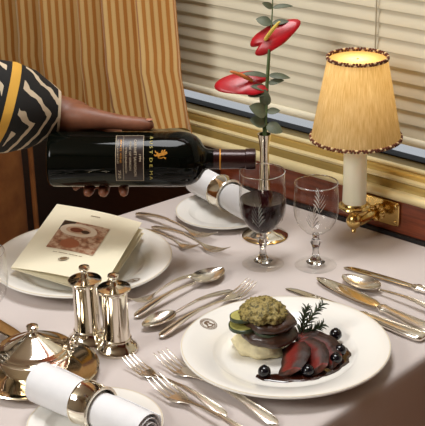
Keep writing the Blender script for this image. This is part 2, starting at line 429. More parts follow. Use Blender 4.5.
# ------------------------------------------------------------------ table and cloth
TB = [(-.331, -.006), (.272, -.006), (.268, -.80), (-.452, -.80)]
tab = thing('dining_table', 'fixed two-place dining table under a white cloth against the window wall', 'table', (-.07, -.40, FZ))
mbt = MB(); k0 = [(x+.07, y+.40) for x, y in [(-.322, -.008), (.262, -.008), (.258, -.79), (-.442, -.79)]]
for z in (TZ-.032, TZ-.002):
    for x, y in k0: mbt.v.append((x, y, z))
for f in ((0, 3, 2, 1), (4, 5, 6, 7), (0, 1, 5, 4), (1, 2, 6, 5), (2, 3, 7, 6), (3, 0, 4, 7)): mbt.face(f)
mbt.build('tabletop', WOOD, tab)
MB().lathe([(0, .0), (.16, .0), (.16, .012), (.05, .03), (.035, .06), (.035, TZ-.06), (.09, TZ-.035), (0, TZ-.035)], 24, (.02, 0, 0)).build('leg', BRASS, tab)
def cloth_mesh():
    pts = []; nrm = []
    corners = [Vector(p) for p in TB]
    # walk the three free edges: right (wall to aisle), aisle, left (aisle to wall)
    seq = [corners[1], corners[2], corners[3], corners[0]]
    R = .03
    loop = []
    for k in range(3):
        a, b = seq[k], seq[k+1]; d = (b-a).normalized(); n = Vector((-d.y, d.x))
        if n.dot(a-Vector((-.05, -.4))) < 0: n = -n
        L = (b-a).length; s0 = 0 if k == 0 else R; s1 = L if k == 2 else L-R
        N = 26
        for i in range(N+1):
            loop.append((a+d*(s0+(s1-s0)*i/N), n))
        if k < 2:
            d2 = (seq[k+2]-b).normalized(); n2 = Vector((-d2.y, d2.x))
            if n2.dot(b-Vector((-.05, -.4))) < 0: n2 = -n2
            for i in range(1, 6):
                t = i/6; nn = (n*(1-t)+n2*t).normalized(); loop.append((b-d*R*(1-t)**2+d2*R*t**2-0*nn, nn))
    mb = MB(); rows = []
    prof = [(-.010, 0), (-.007, -.0003), (-.0035, -.0013), (-.001, -.0035), (.0005, -.008), (.0015, -.016), (.003, -.04), (.007, -.09), (.012, -.16), (.017, -.24)]
    for o_, z in prof:
        row = []
        for i, (p, n) in enumerate(loop):
            w = .012*math.sin(i*.55)+.006*math.sin(i*1.3+1); k = min(1, max(0, (-z-.01)/.2))
            q = p+n*(o_+w*k+ .012*k); row.append((q.x, q.y, z))
        rows.append(row)
    # top: fan of strips from each inner ring point towards the wall edge is a plain polygon
    b = mb.grid(rows)
    n0 = len(loop); mb.v.append((TB[0][0]+.010, TB[0][1], 0)); mb.v.append((TB[1][0]-.010, TB[1][1], 0))
    mb.face([b+i for i in range(n0)])
    return mb
tag(cloth_mesh().build('tablecloth', CLOTH, angle=70), 'white linen tablecloth draped over the dining table', 'tablecloth')

# ------------------------------------------------------------------ china
def ring_mark(mb, r0, r1, z, cx=0, cy=0, n=24, sy=1.0):
    rows = [[(cx+r*math.cos(2*PI*j/n), cy+sy*r*math.sin(2*PI*j/n), z) for j in range(n)] for r in (r0, r1)]
    mb.grid(rows, close_v=True)
def crest(mb, r, cx, cy, z):
    ring_mark(mb, r*.93, r, z, cx, cy); ring_mark(mb, r*.70, r*.78, z, cx, cy)
    for k in range(22):
        a = 2*PI*k/22; mb.box((cx+r*.855*math.cos(a), cy+r*.855*math.sin(a), z), (r*.05, r*.05, .00004))
    w = r*.09
    def stroke(path):
        rows = []
        for i, p in enumerate(path):
            p = Vector(p); q = Vector(path[min(i+1, len(path)-1)])-Vector(path[max(i-1, 0)]); n = Vector((-q.y, q.x)).normalized()*w
            rows.append([(cx+(p.x*r+n.x), cy+(p.y*r+n.y), z), (cx+(p.x*r-n.x), cy+(p.y*r-n.y), z)])
        mb.grid(rows)
    stroke([(.35*math.cos(t)*(1 if t < 4.7 else 1), .28+.22*math.sin(t)) for t in [i*.35 for i in range(0, 14)]])
    stroke([(-.35*math.cos(t), -.22+.22*math.sin(t+PI)) for t in [i*.35 for i in range(0, 14)]])
    stroke([(-.5, .5), (-.2, -.1), (0, -.5)]); stroke([(.5, .5), (.2, -.1), (0, -.5)])
def plate_profile(R, well, h):
    return [(0, .0035), (well*.9, .0035), (well, .0045), (well+.006, .0095), (well+.009, .0115), (R*.90, h-.002), (R-.003, h), (R-.0005, h-.0006), (R, h-.0022), (R-.003, h-.0036), (well+.012, .0065), (well-.004, .0012), (well-.007, 0), (well-.011, 0), (well-.012, .0010), (0, .0012)]
def plate(name, label, loc, R, well, h, mark=None, group=None):
    t = thing(name, label, 'plate', loc, 0, group)
    MB().lathe(plate_profile(R, well, h), 96).build('dish', CHINA, t, angle=50)
    MB().lathe([(R-.0022, h+.00012), (R-.0012, h+.0001), (R-.0012, h-.0002), (R-.0022, h-.0001)], 96).build('rim_line', mat('rim_line', (226, 212, 184), .3), t)
    if mark:
        ang, rr, rz = mark; mb = MB(); crest(mb, .0115, 0, 0, 0)
        o = mb.build('crest', INK, t); sl = math.atan2(h-.002-.0115, R*.90-well-.009)
        zc = .0115+(rr-well-.009)*math.tan(sl)
        o.location = (rr*math.cos(ang), rr*math.sin(ang), zc+.0004)
        o.rotation_euler = (Matrix.Rotation(ang, 4, 'Z') @ Matrix.Rotation(-sl, 4, 'Y') @ Matrix.Rotation(rz-ang, 4, 'Z')).to_euler()
    return t
NP = (.139, -.398)
plate('dinner_plate', 'large white dinner plate carrying the beef dish, crest on its rim', (NP[0], NP[1], 0), .131, .083, .021, (math.atan2(-.021, -.113), .113, -PI/2))
FP = (-.250, -.387)
plate('dinner_plate', 'large white dinner plate under the menu card', (FP[0], FP[1], 0), .131, .083, .021, (math.atan2(-.0035, .106), .108, PI/2))
BF = (-.224, -.108); BN = (.083, -.668)
plate('bread_plate', 'small white bread plate under the rolled napkin near the bottle neck', (BF[0], BF[1], 0), .078, .050, .013)
plate('bread_plate', 'small white bread plate under the rolled napkin in the foreground', (BN[0], BN[1], 0), .078, .050, .013)

# ------------------------------------------------------------------ rolled napkins with silver rings
def napkin(label, rlabel, p0, p1, r0, r1):
    p0, p1 = Vector(p0), Vector(p1); d = (p1-p0); L = d.length; rz = math.atan2(d.y, d.x); ry = -math.asin(d.z/L)
    t = thing('napkin', label, 'napkin', p0); t.rotation_euler = (0, ry, rz)
    mb = MB(); N = 90; rows = []; turns = 4.0
    for i in range(15):
        s = i/14; x = s*L
        pinch = 1-.12*math.exp(-((s-.5)/.14)**2); r = (r0+(r1-r0)*s)*pinch
        row = []
        for j in range(N+1):
            q = j/N; th = q*turns*2*PI+.4; rr = r*(.14+.86*q**.8)
            sk = (.012*(1-q)*(-1 if i == 0 else 1) if i in (0, 14) else 0)
            row.append((x+.6*sk, rr*math.cos(th), rr*math.sin(th)))
        rows.append(row)
    mb.shell(rows, .0009); mb.build('cloth_roll', LINEN_NAP, t, angle=70)
    rg = thing('napkin_ring', rlabel, 'napkin ring', p0+d*.5); rg.rotation_euler = (0, ry+PI/2, rz)
    rr = (r0+r1)/2*.93+.0006; h = .0145
    rg.rotation_euler = (Matrix.Rotation(rz, 4, 'Z') @ Matrix.Rotation(ry, 4, 'Y') @ Matrix.Rotation(PI/2, 4, 'Y')).to_euler()
    MB().lathe([(rr, -h), (rr+.0018, -h), (rr+.0024, -h+.001), (rr+.0018, -h+.0022), (rr+.0022, 0), (rr+.0018, h-.0022), (rr+.0024, h-.001), (rr+.0018, h), (rr, h), (rr, -h)], 48).build('band', SILVER, rg, angle=35)
    for q in (-1, 1):
        mb = MB(); rows = [[((rr+.0024+.0008*math.cos(b))*math.cos(a), (rr+.0024+.0008*math.cos(b))*math.sin(a), q*(h-.001)+.0008*math.sin(b)) for b in [2*PI*k/6 for k in range(6)]] for a in [2*PI*k/48 for k in range(48)]]
        mb.grid(rows, close_u=True, close_v=True); mb.build('bead_edge', SILVER, rg)
napkin('white rolled napkin lying across the foreground bread plate', 'silver napkin ring on the foreground napkin', (.002, -.676, .0375), (.167, -.667, .0355), .0265, .0225)
napkin('white rolled napkin on the bread plate under the bottle neck', 'silver napkin ring on the napkin under the bottle neck', (-.300, -.088, .039), (-.152, -.120, .036), .0255, .0240)

# ------------------------------------------------------------------ menu card
menu = thing('menu_card', 'cream folded menu card with a food picture lying open on the plate', 'menu')
def patch(c, n=9, bow=0):
    """c: BL, BR, TR, TL"""
    c = [Vector(p) for p in c]; rows = []
    for i in range(n):
        t = i/(n-1); row = []
        for j in range(n):
            s = j/(n-1); p = (c[0]*(1-s)+c[1]*s)*(1-t)+(c[3]*(1-s)+c[2]*s)*t; p.z += bow*math.sin(PI*s); row.append(p)
        rows.append(row)
    return rows
mc = [(-.2878, -.4862, .0275), (-.1110, -.4705, .0485), (-.2340, -.2800, .0425), (-.3960, -.3060, .0385)]
mback = [(-.2878, -.4862, .0255), (-.1240, -.4640, .0262), (-.2300, -.2800, .0262), (-.3960, -.3060, .0355)]
MB().shell(patch(mc, bow=.003), .0006).build('front_cover', PAPER, menu)
MB().shell(patch(mback), .0006).build('back_cover', PAPER, menu)
mmid = [(-.2878, -.4862, .0265), (-.1200, -.4660, .0320), (-.2320, -.2800, .0320), (-.3960, -.3060, .0368)]
MB().shell(patch(mmid), .0004).build('inner_page', PAPER, menu)
def on_menu(s, t, lift=.0013):
    c = [Vector(p) for p in mc]; p = (c[0]*(1-s)+c[1]*s)*(1-t)+(c[3]*(1-s)+c[2]*s)*t; p.z += .003*math.sin(PI*s)+lift; return p
def menu_grid(s0, s1, t0, t1, n=8, lift=.0013): return [[on_menu(s0+(s1-s0)*j/n, t0+(t1-t0)*i/n, lift) for j in range(n+1)] for i in range(n+1)]
mb = MB(); mb.grid(menu_grid(.215, .735, .335, .765), uv=[[(j/8, i/8) for j in range(9)] for i in range(9)]); mb.build('cover_picture', PHOTO, menu, fix=False)
mb = MB()
for k in range(9): mb.grid(menu_grid(.46+k*.012, .469+k*.012, .895, .906, 1))
mb.build('title_lettering', INK, menu)['kind'] = 'stuff'; mb = MB()
for k in range(20):
    if k % 7 != 3: mb.grid(menu_grid(.32+k*.016, .331+k*.016, .285, .293, 1))
mb.build('caption_lettering', INK, menu)['kind'] = 'stuff'
mb = MB(); c0 = on_menu(.475, .215, .0014); ring_mark(mb, .0001, .0078, 0, 0, 0); o = mb.build('emblem', mat('emblem_brown', (120, 92, 60), .6, 0, .4, 300), menu); o.location = c0; o.rotation_euler = (-.05, -.1, .1)
mb = MB(); ring_mark(mb, .0060, .0068, .0002); o = mb.build('emblem_ring', PAPER, menu); o.location = c0; o.rotation_euler = (-.05, -.1, .1)

# ------------------------------------------------------------------ silver shakers
def shaker(label, loc):
    t = thing('salt_shaker' if 'pointed' not in label else 'pepper_shaker', label, 'shaker', loc, 0, 'silver shakers beside the menu')
    MB().lathe([(0, 0), (.0270, 0), (.0275, .002), (.0268, .004), (.0235, .0075), (.0200, .0115), (.0184, .0155), (.0190, .0170), (.0176, .0185), (.0166, .028), (.0166, .078), (.0176, .0825), (.0170, .084), (0, .084)], 40).build('body', SILVER, t, angle=35)
    lid = MB().lathe([(.0165, .0840), (.0212, .0852), (.0217, .0866), (.0208, .0876), (.0150, .0884), (.0085, .0894), (.0050, .0910), (.0042, .0950), (0, .0985)], 40).build('lid', SILVER, t, angle=35)
    MB().lathe([(.0042, .0945), (.0044, .0995), (.0066, .1010), (.0072, .1032), (.0066, .1052), (.0034, .1064), (0, .1066)], 24).build('knob', SILVER, lid)
    return t
sk = shaker('silver lidded shaker nearer the camera, on the right of the pair', (-.0382, -.519, 0))
copy_thing(sk, (-.0839, -.5262, 0), 0, 'silver lidded shaker on the left of the pair, beside the menu card')

# ------------------------------------------------------------------ butter dish
BD = (-.068, -.628)
tr = thing('silver_tray', 'round silver underplate beneath the covered butter dish', 'tray', (BD[0], BD[1], 0))
MB().lathe([(0, .002), (.052, .002), (.058, .0035), (.070, .0085), (.0765, .0105), (.0775, .0098), (.0765, .0086), (.060, .002), (.056, 0), (0, 0)], 64).build('dish', SILVER, tr)
MB().lathe([(.0755, .0102), (.0768, .0118), (.0782, .0104), (.0768, .0090)], 64).build('rim', SILVER, tr)
bd = thing('butter_dish', 'round silver butter dish with domed lid and finial', 'butter dish', (BD[0], BD[1], .002))
MB().lathe([(0, 0), (.030, 0), (.032, .002), (.036, .005), (.0415, .012), (.0440, .020), (.0448, .028), (.0462, .0295), (.0462, .0310), (0, .0310)], 56).build('bowl', SILVER, bd, angle=35)
lid = MB().lathe([(.0462, .0310), (.0482, .0316), (.0486, .0330), (.0470, .0342), (.0440, .0346), (.0432, .0362), (.0405, .0372), (.0370, .0376), (.0345, .0388), (.0290, .0418), (.0205, .0468), (.0120, .0512), (.0070, .0540), (0, .0545)], 56).build('lid', SILVER, bd, angle=35)
MB().lathe([(.0070, .0535), (.0046, .0560), (.0042, .0585), (.0062, .0600), (.0078, .0626), (.0072, .0654), (.0044, .0670), (0, .0674)], 24).build('finial', SILVER, lid)
mb = MB(); d = Vector((.78, .62, 0)); s = Vector((-.62, .78, 0))
for k, (a, b, z, r) in enumerate([(.047, -.006, .036, .0042), (.047, .006, .036, .0042), (.051, 0, .041, .0045), (.046, -.011, .033, .003), (.046, .011, .033, .003), (.052, -.005, .047, .0028), (.052, .005, .047, .0028), (.050, 0, .050, .003)]):
    p = d*a+s*b; lump(mb, (p.x, p.y, z), (r, r, r), .25, 2, k, 10, 7)
mb.tube([d*.046+s*(.012*math.cos(t))+Vector((0, 0, .036+.010*math.sin(t))) for t in [PI*i/10 for i in range(11)]], .0018, 8)
mb.build('hinge_scroll', SILVER, bd)

# ------------------------------------------------------------------ cutlery
def sweep(stations, pw=2.4, n=12):
    """stations (x, y, z, half width, half thickness)"""
    mb = MB(); st = []
    for i, (x, y, z, w, t) in enumerate(stations):
        a, b = stations[max(0, i-1)], stations[min(len(stations)-1, i+1)]; d = Vector((b[0]-a[0], 0, b[2]-a[2])).normalized()
        st.append(((x, y, z), (0, w, 0), Vector((-d.z, 0, d.x))*t))
    return mb.loft(st, n, pw)
def zc(x, L):  # arching line of a fork or spoon lying on the cloth
    k = x/L; return .003+.0085*math.sin(PI*min(1, max(0, k/.78)))**1.2
HANDLE = [(0, .0018), (.012, .0050), (.035, .0070), (.08, .0076), (.16, .0068), (.28, .0048), (.42, .0032), (.56, .0026), (.66, .0028)]
def place(t, p0, p1, zrot_only=True):
    d = Vector(p1)-Vector(p0); t.rotation_euler = (0, -math.atan2(d.z, math.hypot(d.x, d.y)), math.atan2(d.y, d.x))
def handle_part(L, t, sc=1.0):
    o = sweep([(x*L, 0, zc(x*L, L), w*sc, .0016 if x < .2 else .0014+.0008*min(1, x)) for x, w in HANDLE]).build('handle', SILVER_SOFT, t, angle=60)
    # raised thread along both edges of the handle
    for q in (-1, 1):
        MB().tube([(x*L, q*max(.0004, (w*sc-.0008)), zc(x*L, L)+.0013) for x, w in HANDLE[1:7]], .0006, 6).build('thread_line', SILVER_SOFT, o)
    return o
def fork(label, p0, p1, L=None):
    p0 = Vector(p0); p1 = Vector(p1); L = L or (p1-p0).length; sc = L/.205
    t = thing('fork', label, 'fork', p0, 0, 'silver cutlery'); place(t, p0, p1)
    handle_part(L, t, sc)
    hd = [(.65, .0028, 0), (.70, .0048, 0), (.735, .0085, 0), (.765, .0112, 0), (.79, .0122, 0), (.805, .0122, 0)]
    def zh(k): return .003+.0085*math.sin(PI*min(1, k/.78))**1.2 if k < .74 else (.0042-.0010*math.sin((k-.74)/.26*PI)+.010*((k-.74)/.26)**2.2)
    sweep([(k*L, 0, zh(k), w*sc, .0013) for k, w, _ in hd], 3).build('head', SILVER_SOFT, t, angle=60)
    for q in (-1.5, -.5, .5, 1.5):
        yy = q*.0068*sc
        sweep([(k*L, yy*(1-.06*(k-.8)/.2), zh(k), w*sc, tt) for k, w, tt in ((.80, .0022, .0012), (.84, .0019, .0011), (.90, .0017, .0010), (.96, .0014, .0009), (.995, .0008, .0006), (1, .0002, .0002))], 2, 8).build('tine', SILVER_SOFT, t)
    return t
def spoon(label, p0, p1, w=.0205):
    p0 = Vector(p0); p1 = Vector(p1); L = (p1-p0).length; sc = L/.205
    t = thing('spoon', label, 'spoon', p0, 0, 'silver cutlery'); place(t, p0, p1)
    handle_part(L, t, sc)
    rows = []; N, Mx = 16, 12
    for i in range(N+1):
        s = i/N; x = (.66+.34*s)*L
        hw = max(.0010, w*sc*(math.sin(PI*s**.82))**.62) if 0 < s < 1 else (.0028*sc if s == 0 else .0006)
        if s == 0: hw = .0030*sc
        dep = .0095*sc*math.sin(PI*s)**.8 if 0 < s < 1 else 0
        rim = .0085+.0022*(1-s)
        rows.append([(x, hw*q, rim-dep*(1-q*q)**.8) for q in [-1+2*j/Mx for j in range(Mx+1)]])
    MB().shell(rows, .0010).build('bowl', SILVER_SOFT, t, angle=70)
    return t
def knife(label, p0, p1, kind='table', bl_mat=None):
    p0 = Vector(p0); p1 = Vector(p1); L = (p1-p0).length
    t = thing('knife', label, 'knife', p0, 0, 'silver cutlery'); place(t, p0, p1)
    hl = .44
    hs = [(0, .0045, .0022), (.006, .0078, .0036), (.03, .0098, .0046), (.12, .0098, .0046), (.24, .0080, .0042), (.34, .0066, .0040), (.40, .0060, .0040), (.415, .0072, .0044), (.43, .0072, .0044), (.44, .0058, .0036), (.46, .0046, .0028)]
    o = sweep([(k*L, 0, .0048, w, h_) for k, w, h_ in hs], 2.6, 16).build('handle', SILVER_SOFT, t, angle=45)
    for q in (-1, 1): MB().tube([(k*L, q*(w-.0022), .0048+h_*.86) for k, w, h_ in hs[2:7]], .0006, 6).build('thread_line', SILVER_SOFT, o)
    if kind == 'table': pr = [(.45, -.0040, .0045), (.50, -.0062, .0050), (.60, -.0076, .0052), (.75, -.0082, .0054), (.88, -.0080, .0054), (.95, -.0066, .0054), (.985, -.0030, .0050), (1, .0015, .0038)]
    else: pr = [(.45, -.0045, .0045), (.48, -.0070, .0058), (.52, -.0100, .0082), (.62, -.0118, .0096), (.78, -.0118, .0094), (.90, -.0100, .0076), (.965, -.0076, .0040), (1, -.0030, -.0005)]
    mb = MB(); st = [((k*L, (a+b)/2, .0045-.0030*((k-.45)/.55)), (0, (b-a)/2, 0), (0, 0, .0008)) for k, a, b in pr]
    mb.loft(st, 10, 4).build('blade', bl_mat or SILVER, t, angle=50)
    return t
KR = math.radians(-10)
# near place setting: forks on its left
fork('small silver fork underneath, its tines nearest the shakers', (.1790, -.5530, .001), (.0013, -.5393, .001))
fork('silver fork in the foreground, its handle leaving the bottom of the photo', (.2720, -.5790, .003), (.0640, -.5565, .003))
fork('long silver fork beside the dinner plate, rounded handle end towards the table edge', (.2340, -.5286, .001), (.0255, -.5057, .001))
# far place setting: forks near the wall
fork('silver fork farthest back, beside the small bread plate', (-.3339, -.1969, .001), (-.1660, -.1950, .001))
fork('silver fork with splayed tines closest to the poured glass', (-.2755, -.2192, .001), (-.1150, -.2230, .001))
fork('small silver fork half hidden by the menu plate rim', (-.2900, -.2440, .001), (-.1560, -.2395, .001))
# between the two plates
fork('small silver fork between the plates, tines pointing at the shakers', (-.1005, -.2950, .001), (-.1045, -.4300, .001))
spoon('large silver spoon between the plates with its bowl towards the poured glass', (-.0785, -.4480, .001), (-.0850, -.2660, .001), .0215)
spoon('small silver spoon between the plates with its bowl towards the shakers', (-.0300, -.3060, .001), (-.0460, -.4660, .001), .0190)
fork('silver fork between the plates, tines pointing at the stuffed courgette stack', (-.0140, -.4660, .001), (-.0180, -.2790, .001))
# right of the near plate
knife('slim silver knife lying closest to the dinner plate rim', (.2480, -.2535, .0003), (.0185, -.2476, .0003))
knife('broad bladed silver knife gleaming gold beside the spoon', (.2560, -.2330, .001), (.0360, -.2048, .005), 'fish').rotation_euler.x = KR
spoon('silver spoon lying beside the broad bladed knife on the right', (.2540, -.1890, .001), (.0610, -.1760, .001), .0200)
knife('silver knife nearest the wooden wall with dark blade', (.2500, -.1330, .0003), (.0390, -.1412, .0003))
k = knife('silver butter knife resting on the underplate rim at the left', (-.3250, -.5720, .002), (-.1200, -.5960, .0115), 'fish')

# ------------------------------------------------------------------ glasses
def goblet(label, loc, h=.145, wine=None, etched=False, sc=1.0):
    t = thing('wine_glass', label, 'glass', loc, 0)
    R = .0335*sc; zb = .054; st = .0034
    outer = [(.0042, .0500), (.0080, .0515), (.0160, .0555), (.0235, .0630), (.0290, .0730), (.0322, .0850), (.0335, .0980), (.0334, .1120), (.0328, .1280), (.0322, h)]
    kz = (h-.05)/.095; outer = [(r*sc, .05+(z-.05)*kz if z < h else h) for r, z in outer[:-1]]+[(outer[-1][0]*sc, h)]; inner = [(max(r-.0011, .0), z+.0012 if i < 3 else z) for i, (r, z) in enumerate(outer)]
    MB().lathe([(0, .0500)]+outer, 48).build('bowl', TGLASS, t, angle=80)
    MB().lathe([(outer[-1][0]-.0009, h-.0004), (outer[-1][0], h+.0005), (outer[-1][0]+.0005, h-.0004), (outer[-1][0]-.0002, h-.0014)], 48).build('rim', GLASS, t)
    kn = [(0, .0500), (.0058, .0500), (.0050, .0470), (.0044, .0440), (.0068, .0400), (.0078, .0360), (.0060, .0320), (.0048, .0280), (.0046, .0220), (.0056, .0150), (.0085, .0100), (.0140, .0065), (0, .0060)]
    MB().lathe(kn[::-1], 10).build('stem', GLASS, t, angle=20)
    MB().lathe([(0, .0007), (.0300, .0007), (.0306, .0013), (.0300, .0021), (.0220, .0038), (.0135, .0066), (0, .0066)], 48).build('foot', FGLASS, t, angle=60)
    if etched or wine:
        mb = MB()
        def bowl_r(z):
            for (ra, za), (rb, zb_) in zip(outer, outer[1:]):
                if za <= z <= zb_: return ra+(rb-ra)*(z-za)/(zb_-za)
            return outer[-1][0]
        def leaf(th, z, dth, dz, w):
            pts = []
            for i in range(7):
                s_ = i/6; ww = w*math.sin(PI*s_)+.0001; a = th+dth*s_; zz = z+dz*s_+.004*math.sin(PI*s_)*(.5 if dth > 0 else -.3); r = bowl_r(zz)+.0003
                pts.append([(r*math.cos(a), r*math.sin(a), zz+ww), (r*math.cos(a+ww*14), r*math.sin(a+ww*14), zz-ww)])
            mb.grid(pts)
        for th in [i*2*PI/4+.5 for i in range(4)]:
            for q in range(5):
                leaf(th, .070+.006*q, .32-.04*q, .014, .0013); leaf(th, .070+.006*q, -.32+.04*q, .016, .0013)
            leaf(th, .064, .06, .045, .0009)
        mb.build('etched_leaves', ETCH, t)
    if wine:
        sr = [(0, .0512)]+[(max(0, r-.0012), z+.0008) for r, z in outer if z < wine]
        for (ra, za), (rb, zb_) in zip(outer, outer[1:]):
            if za <= wine <= zb_: rw_ = ra+(rb-ra)*(wine-za)/(zb_-za)-.0012
        sr += [(rw_, wine), (rw_-.0015, wine-.0004), (0, wine-.0004)]
        w = MB().lathe(sr, 48).build('red_wine', WINE, loc=loc); tag(w, 'dark red wine filling half of the glass beside the vase', 'wine')
    return t
goblet('stemmed glass half full of red wine under the bottle mouth', (-.0608, -.2058, 0), .1445, .1030)
goblet('empty etched stemmed glass in front of the lamp', (.0010, -.1611, 0), .129, None, True, .95)
goblet('empty stemmed glass cut by the left border of the photo', (-.1800, -.6150, 0), .128)

# ------------------------------------------------------------------ vase, anthuriums, eucalyptus
VA = (-.1238, -.1268)
va = thing('bud_vase', 'slender silver bud vase on a round foot behind the wine glass', 'vase', (VA[0], VA[1], 0))
vp = [(0, 0), (.0335, 0), (.0345, .0015), (.0335, .0032), (.0250, .0052), (.0150, .0090), (.0095, .0140), (.0085, .0200), (.0098, .0320), (.0108, .0480), (.0100, .0700), (.0082, .0950), (.0068, .1200), (.0066, .1380), (.0078, .1530), (.0100, .1645), (.0102, .1652), (.0094, .1650), (.0070, .1530), (.0058, .1380), (0, .1360)]
MB().lathe(vp, 40).build('body', SILVER, va, angle=50)
MB().lathe([(.0335, .0030), (.0352, .0018), (.0335, .0004)], 40).build('foot_rim', BRASS, va)
CAMP = Vector((1.0112, -1.4604, .772))
def leaf_blade(mb, base, tip, width, normal, cup=.15, n=8, shape='ellip'):
    base, tip = Vector(base), Vector(tip); d = tip-base; L = d.length; d.normalize(); nn = Vector(normal); nn = (nn-d*nn.dot(d)).normalized(); s = d.cross(nn)
    rows = []
    for i in range(n+1):
        q = i/n; w = width*math.sin(PI*min(1, max(0, q**.8)))**.7 if 0 < q < 1 else .0003
        rows.append([base+d*L*q+s*w*k+nn*(cup*w*k*k+.08*L*math.sin(PI*q)) for k in (-1, -.5, 0, .5, 1)])
    mb.shell(rows, .0005)
def anthurium(label, stem, centre, axis, normal, size, wid, spm, lean):
    """heart-shaped spathe; axis points to its tip, normal faces out of the flower"""
    base = stem[0]; t = thing('anthurium', label, 'flower', (VA[0], VA[1], .10)); off = Vector((VA[0], VA[1], .10))
    MB().tube([Vector(p)-off for p in stem], [.0019]*len(stem), 8).build('stem', STEMG, t)
    ax = Vector(axis).normalized(); nn = Vector(normal); nn = (nn-ax*nn.dot(ax)).normalized(); sd = ax.cross(nn); c = Vector(centre)-off
    mb = MB(); rows = []
    NR, NA = 8, 48
    for i in range(NR+1):
        r = i/NR; row = []
        for j in range(NA):
            th = 2*PI*j/NA
            # heart outline: notch at th=PI, tip at 0
            rad = (.56+.26*max(0, math.cos(th))**2+.24*max(0, math.cos(th))**12)*(1-.50*math.exp(-((th-PI)/.30)**2))*1.0
            x = rad*math.cos(th)*1.08+.03; y = rad*math.sin(th)*wid*1.05
            x *= r; y *= r
            zz = .10*(x*x)*(-1)+.16*y*y-.10*r*r*r+.02*math.sin(5*th)*r*r*r
            row.append(c+ax*(x*size)+sd*(y*size)+nn*(zz*size))
        rows.append(row)
    top = mb.grid(rows, close_v=True); low = [[p-nn*.0009 for p in r] for r in rows]; b2 = mb.grid(low, close_v=True)
    for j in range(NA):
        a = top+NR*NA+j; b = top+NR*NA+(j+1) % NA; mb.face((a, b, b2+NR*NA+(j+1) % NA, b2+NR*NA+j))
    mb.build('spathe', SPATHE, t, angle=80)
    sp = Vector(lean).normalized(); L = size*.78
    MB().tube([c+nn*.001+sp*(L*q)+nn*.006*math.sin(q*2) for q in [0, .08, .3, .6, .85, .96, 1]], [.0022, .0030, .0031, .0028, .0022, .0015, .0003], 12).build('spadix', spm, t)
    return t
toc = (CAMP-Vector((-.13, -.1, .28))).normalized(); rgt = Vector((.731, .682, 0)); upv = Vector((0, 0, 1)); away = Vector((-.682, .731, 0))
anthurium('upper red anthurium bloom with yellow spadix, above the vase', [(-.1238, -.1268, .1), (-.1262, -.1205, .17), (-.1320, -.112, .23), (-.1380, -.098, .285)], (-.1470, -.0960, .2965),
          rgt*.84+upv*.54, toc*.80+upv*.42, .0490, .64, SPADIX, rgt*.55+upv*.60+toc*.25)
anthurium('lower red anthurium bloom with orange spadix, leaning left of the stems', [(-.1238, -.1268, .1), (-.1275, -.1235, .17), (-.1375, -.119, .22), (-.1475, -.121, .238)], (-.1490, -.1228, .2400),
          rgt*-1.0+upv*.02, toc*.66+upv*.70, .048, .76, SPADIX2, rgt*-.88+upv*.32+toc*.2)
eu = thing('eucalyptus_sprig', 'grey green eucalyptus sprig rising from the bud vase', 'foliage', (VA[0], VA[1], .10)); eo = Vector((VA[0], VA[1], .10))
spine = [Vector(p) for p in [(-.1238, -.1268, .1), (-.1245, -.123, .165), (-.1290, -.113, .22), (-.1370, -.098, .275), (-.1500, -.076, .335), (-.155, -.068, .37)]]
MB().tube([p-eo for p in spine], [.0017, .0016, .0014, .0012, .001, .0007], 8).build('stem', STEMG, eu)
def sp_at(z):
    for a, b in zip(spine, spine[1:]):
        if a.z <= z <= b.z: return a+(b-a)*((z-a.z)/(b.z-a.z))
    return spine[-1]
LV = [(.178, -1.0, .35, .026, .010), (.176, .9, -.35, .026, .010), (.192, -.85, .5, .030, .012), (.196, .75, .05, .020, .0055), (.205, -.1, .95, .026, .008), (.228, -1.0, .25, .026, .006), (.236, 1.0, .20, .024, .005), (.246, -1.0, .15, .042, .005), (.248, 1.0, -.12, .032, .005),
      (.318, -1.0, .30, .024, .008), (.318, 1.0, .12, .026, .005), (.340, -.85, .5, .018, .005), (.34, 1.0, .05, .030, .004), (.226, -.6, -.15, .03, .009)]
for z, a, b, L, w in LV:
    p = sp_at(z)-eo; d = (rgt*a+upv*b).normalized(); mb = MB()
    leaf_blade(mb, p, p+d*L+away*random.uniform(-.006, .006), w, toc*.7+upv*random.uniform(.3, .9)+rgt*random.uniform(-.3, .3)); mb.build('leaf', LEAFG, eu, angle=80)

# ------------------------------------------------------------------ lamp on a brass bracket
LP = (-.0045, -.062)
lamp = thing('table_lamp', 'lit candle lamp with cream fabric shade on a brass wall bracket', 'lamp', (LP[0], LP[1], 0))
wp = MB().loft([((-.002, .060, .037), (.043, 0, 0), (0, 0, .0195)), ((-.002, .0575, .037), (.043, 0, 0), (0, 0, .0195)), ((-.002, .0565, .037), (.042, 0, 0), (0, 0, .0185))], 40, 14).build('wall_plate', BRASS, lamp, angle=30)
for x in (-.039, .035):
    for z in (.024, .050): lump(MB(), (x, .0562, z), (.0032, .0018, .0032), 0, 1, 0, 12, 8).build('screw', BRASS, wp)
MB().tube([(.006, .058, .036), (.006, .045, .036), (.004, .030, .033), (.002, .014, .031), (0, 0, .036)], [.0125, .0085, .0065, .0060, .0070], 14).build('arm', BRASS, lamp)
mb = MB()
for k in range(9):
    a = k*.8; lump(mb, (.012+.010*math.cos(a), .040+.004*math.sin(k), .040+.009*math.sin(a)), (.0045, .004, .0045), .3, 2, k, 10, 7)
mb.build('scroll_ornament', BRASS, lamp)
MB().lathe([(0, .0175), (.0028, .0180), (.0040, .0205), (.0025, .0230), (.0050, .0245), (.0102, .0300), (.0120, .0365), (.0105, .0430), (.0060, .0475), (.0070, .0500), (.0150, .0530), (.0215, .0570), (.0245, .0600), (.0235, .0620), (.0195, .0632), (.0188, .0660), (.0180, .0668), (0, .0668)], 36).build('candle_cup', BRASS, lamp, angle=40)
mb = MB(); n = 44
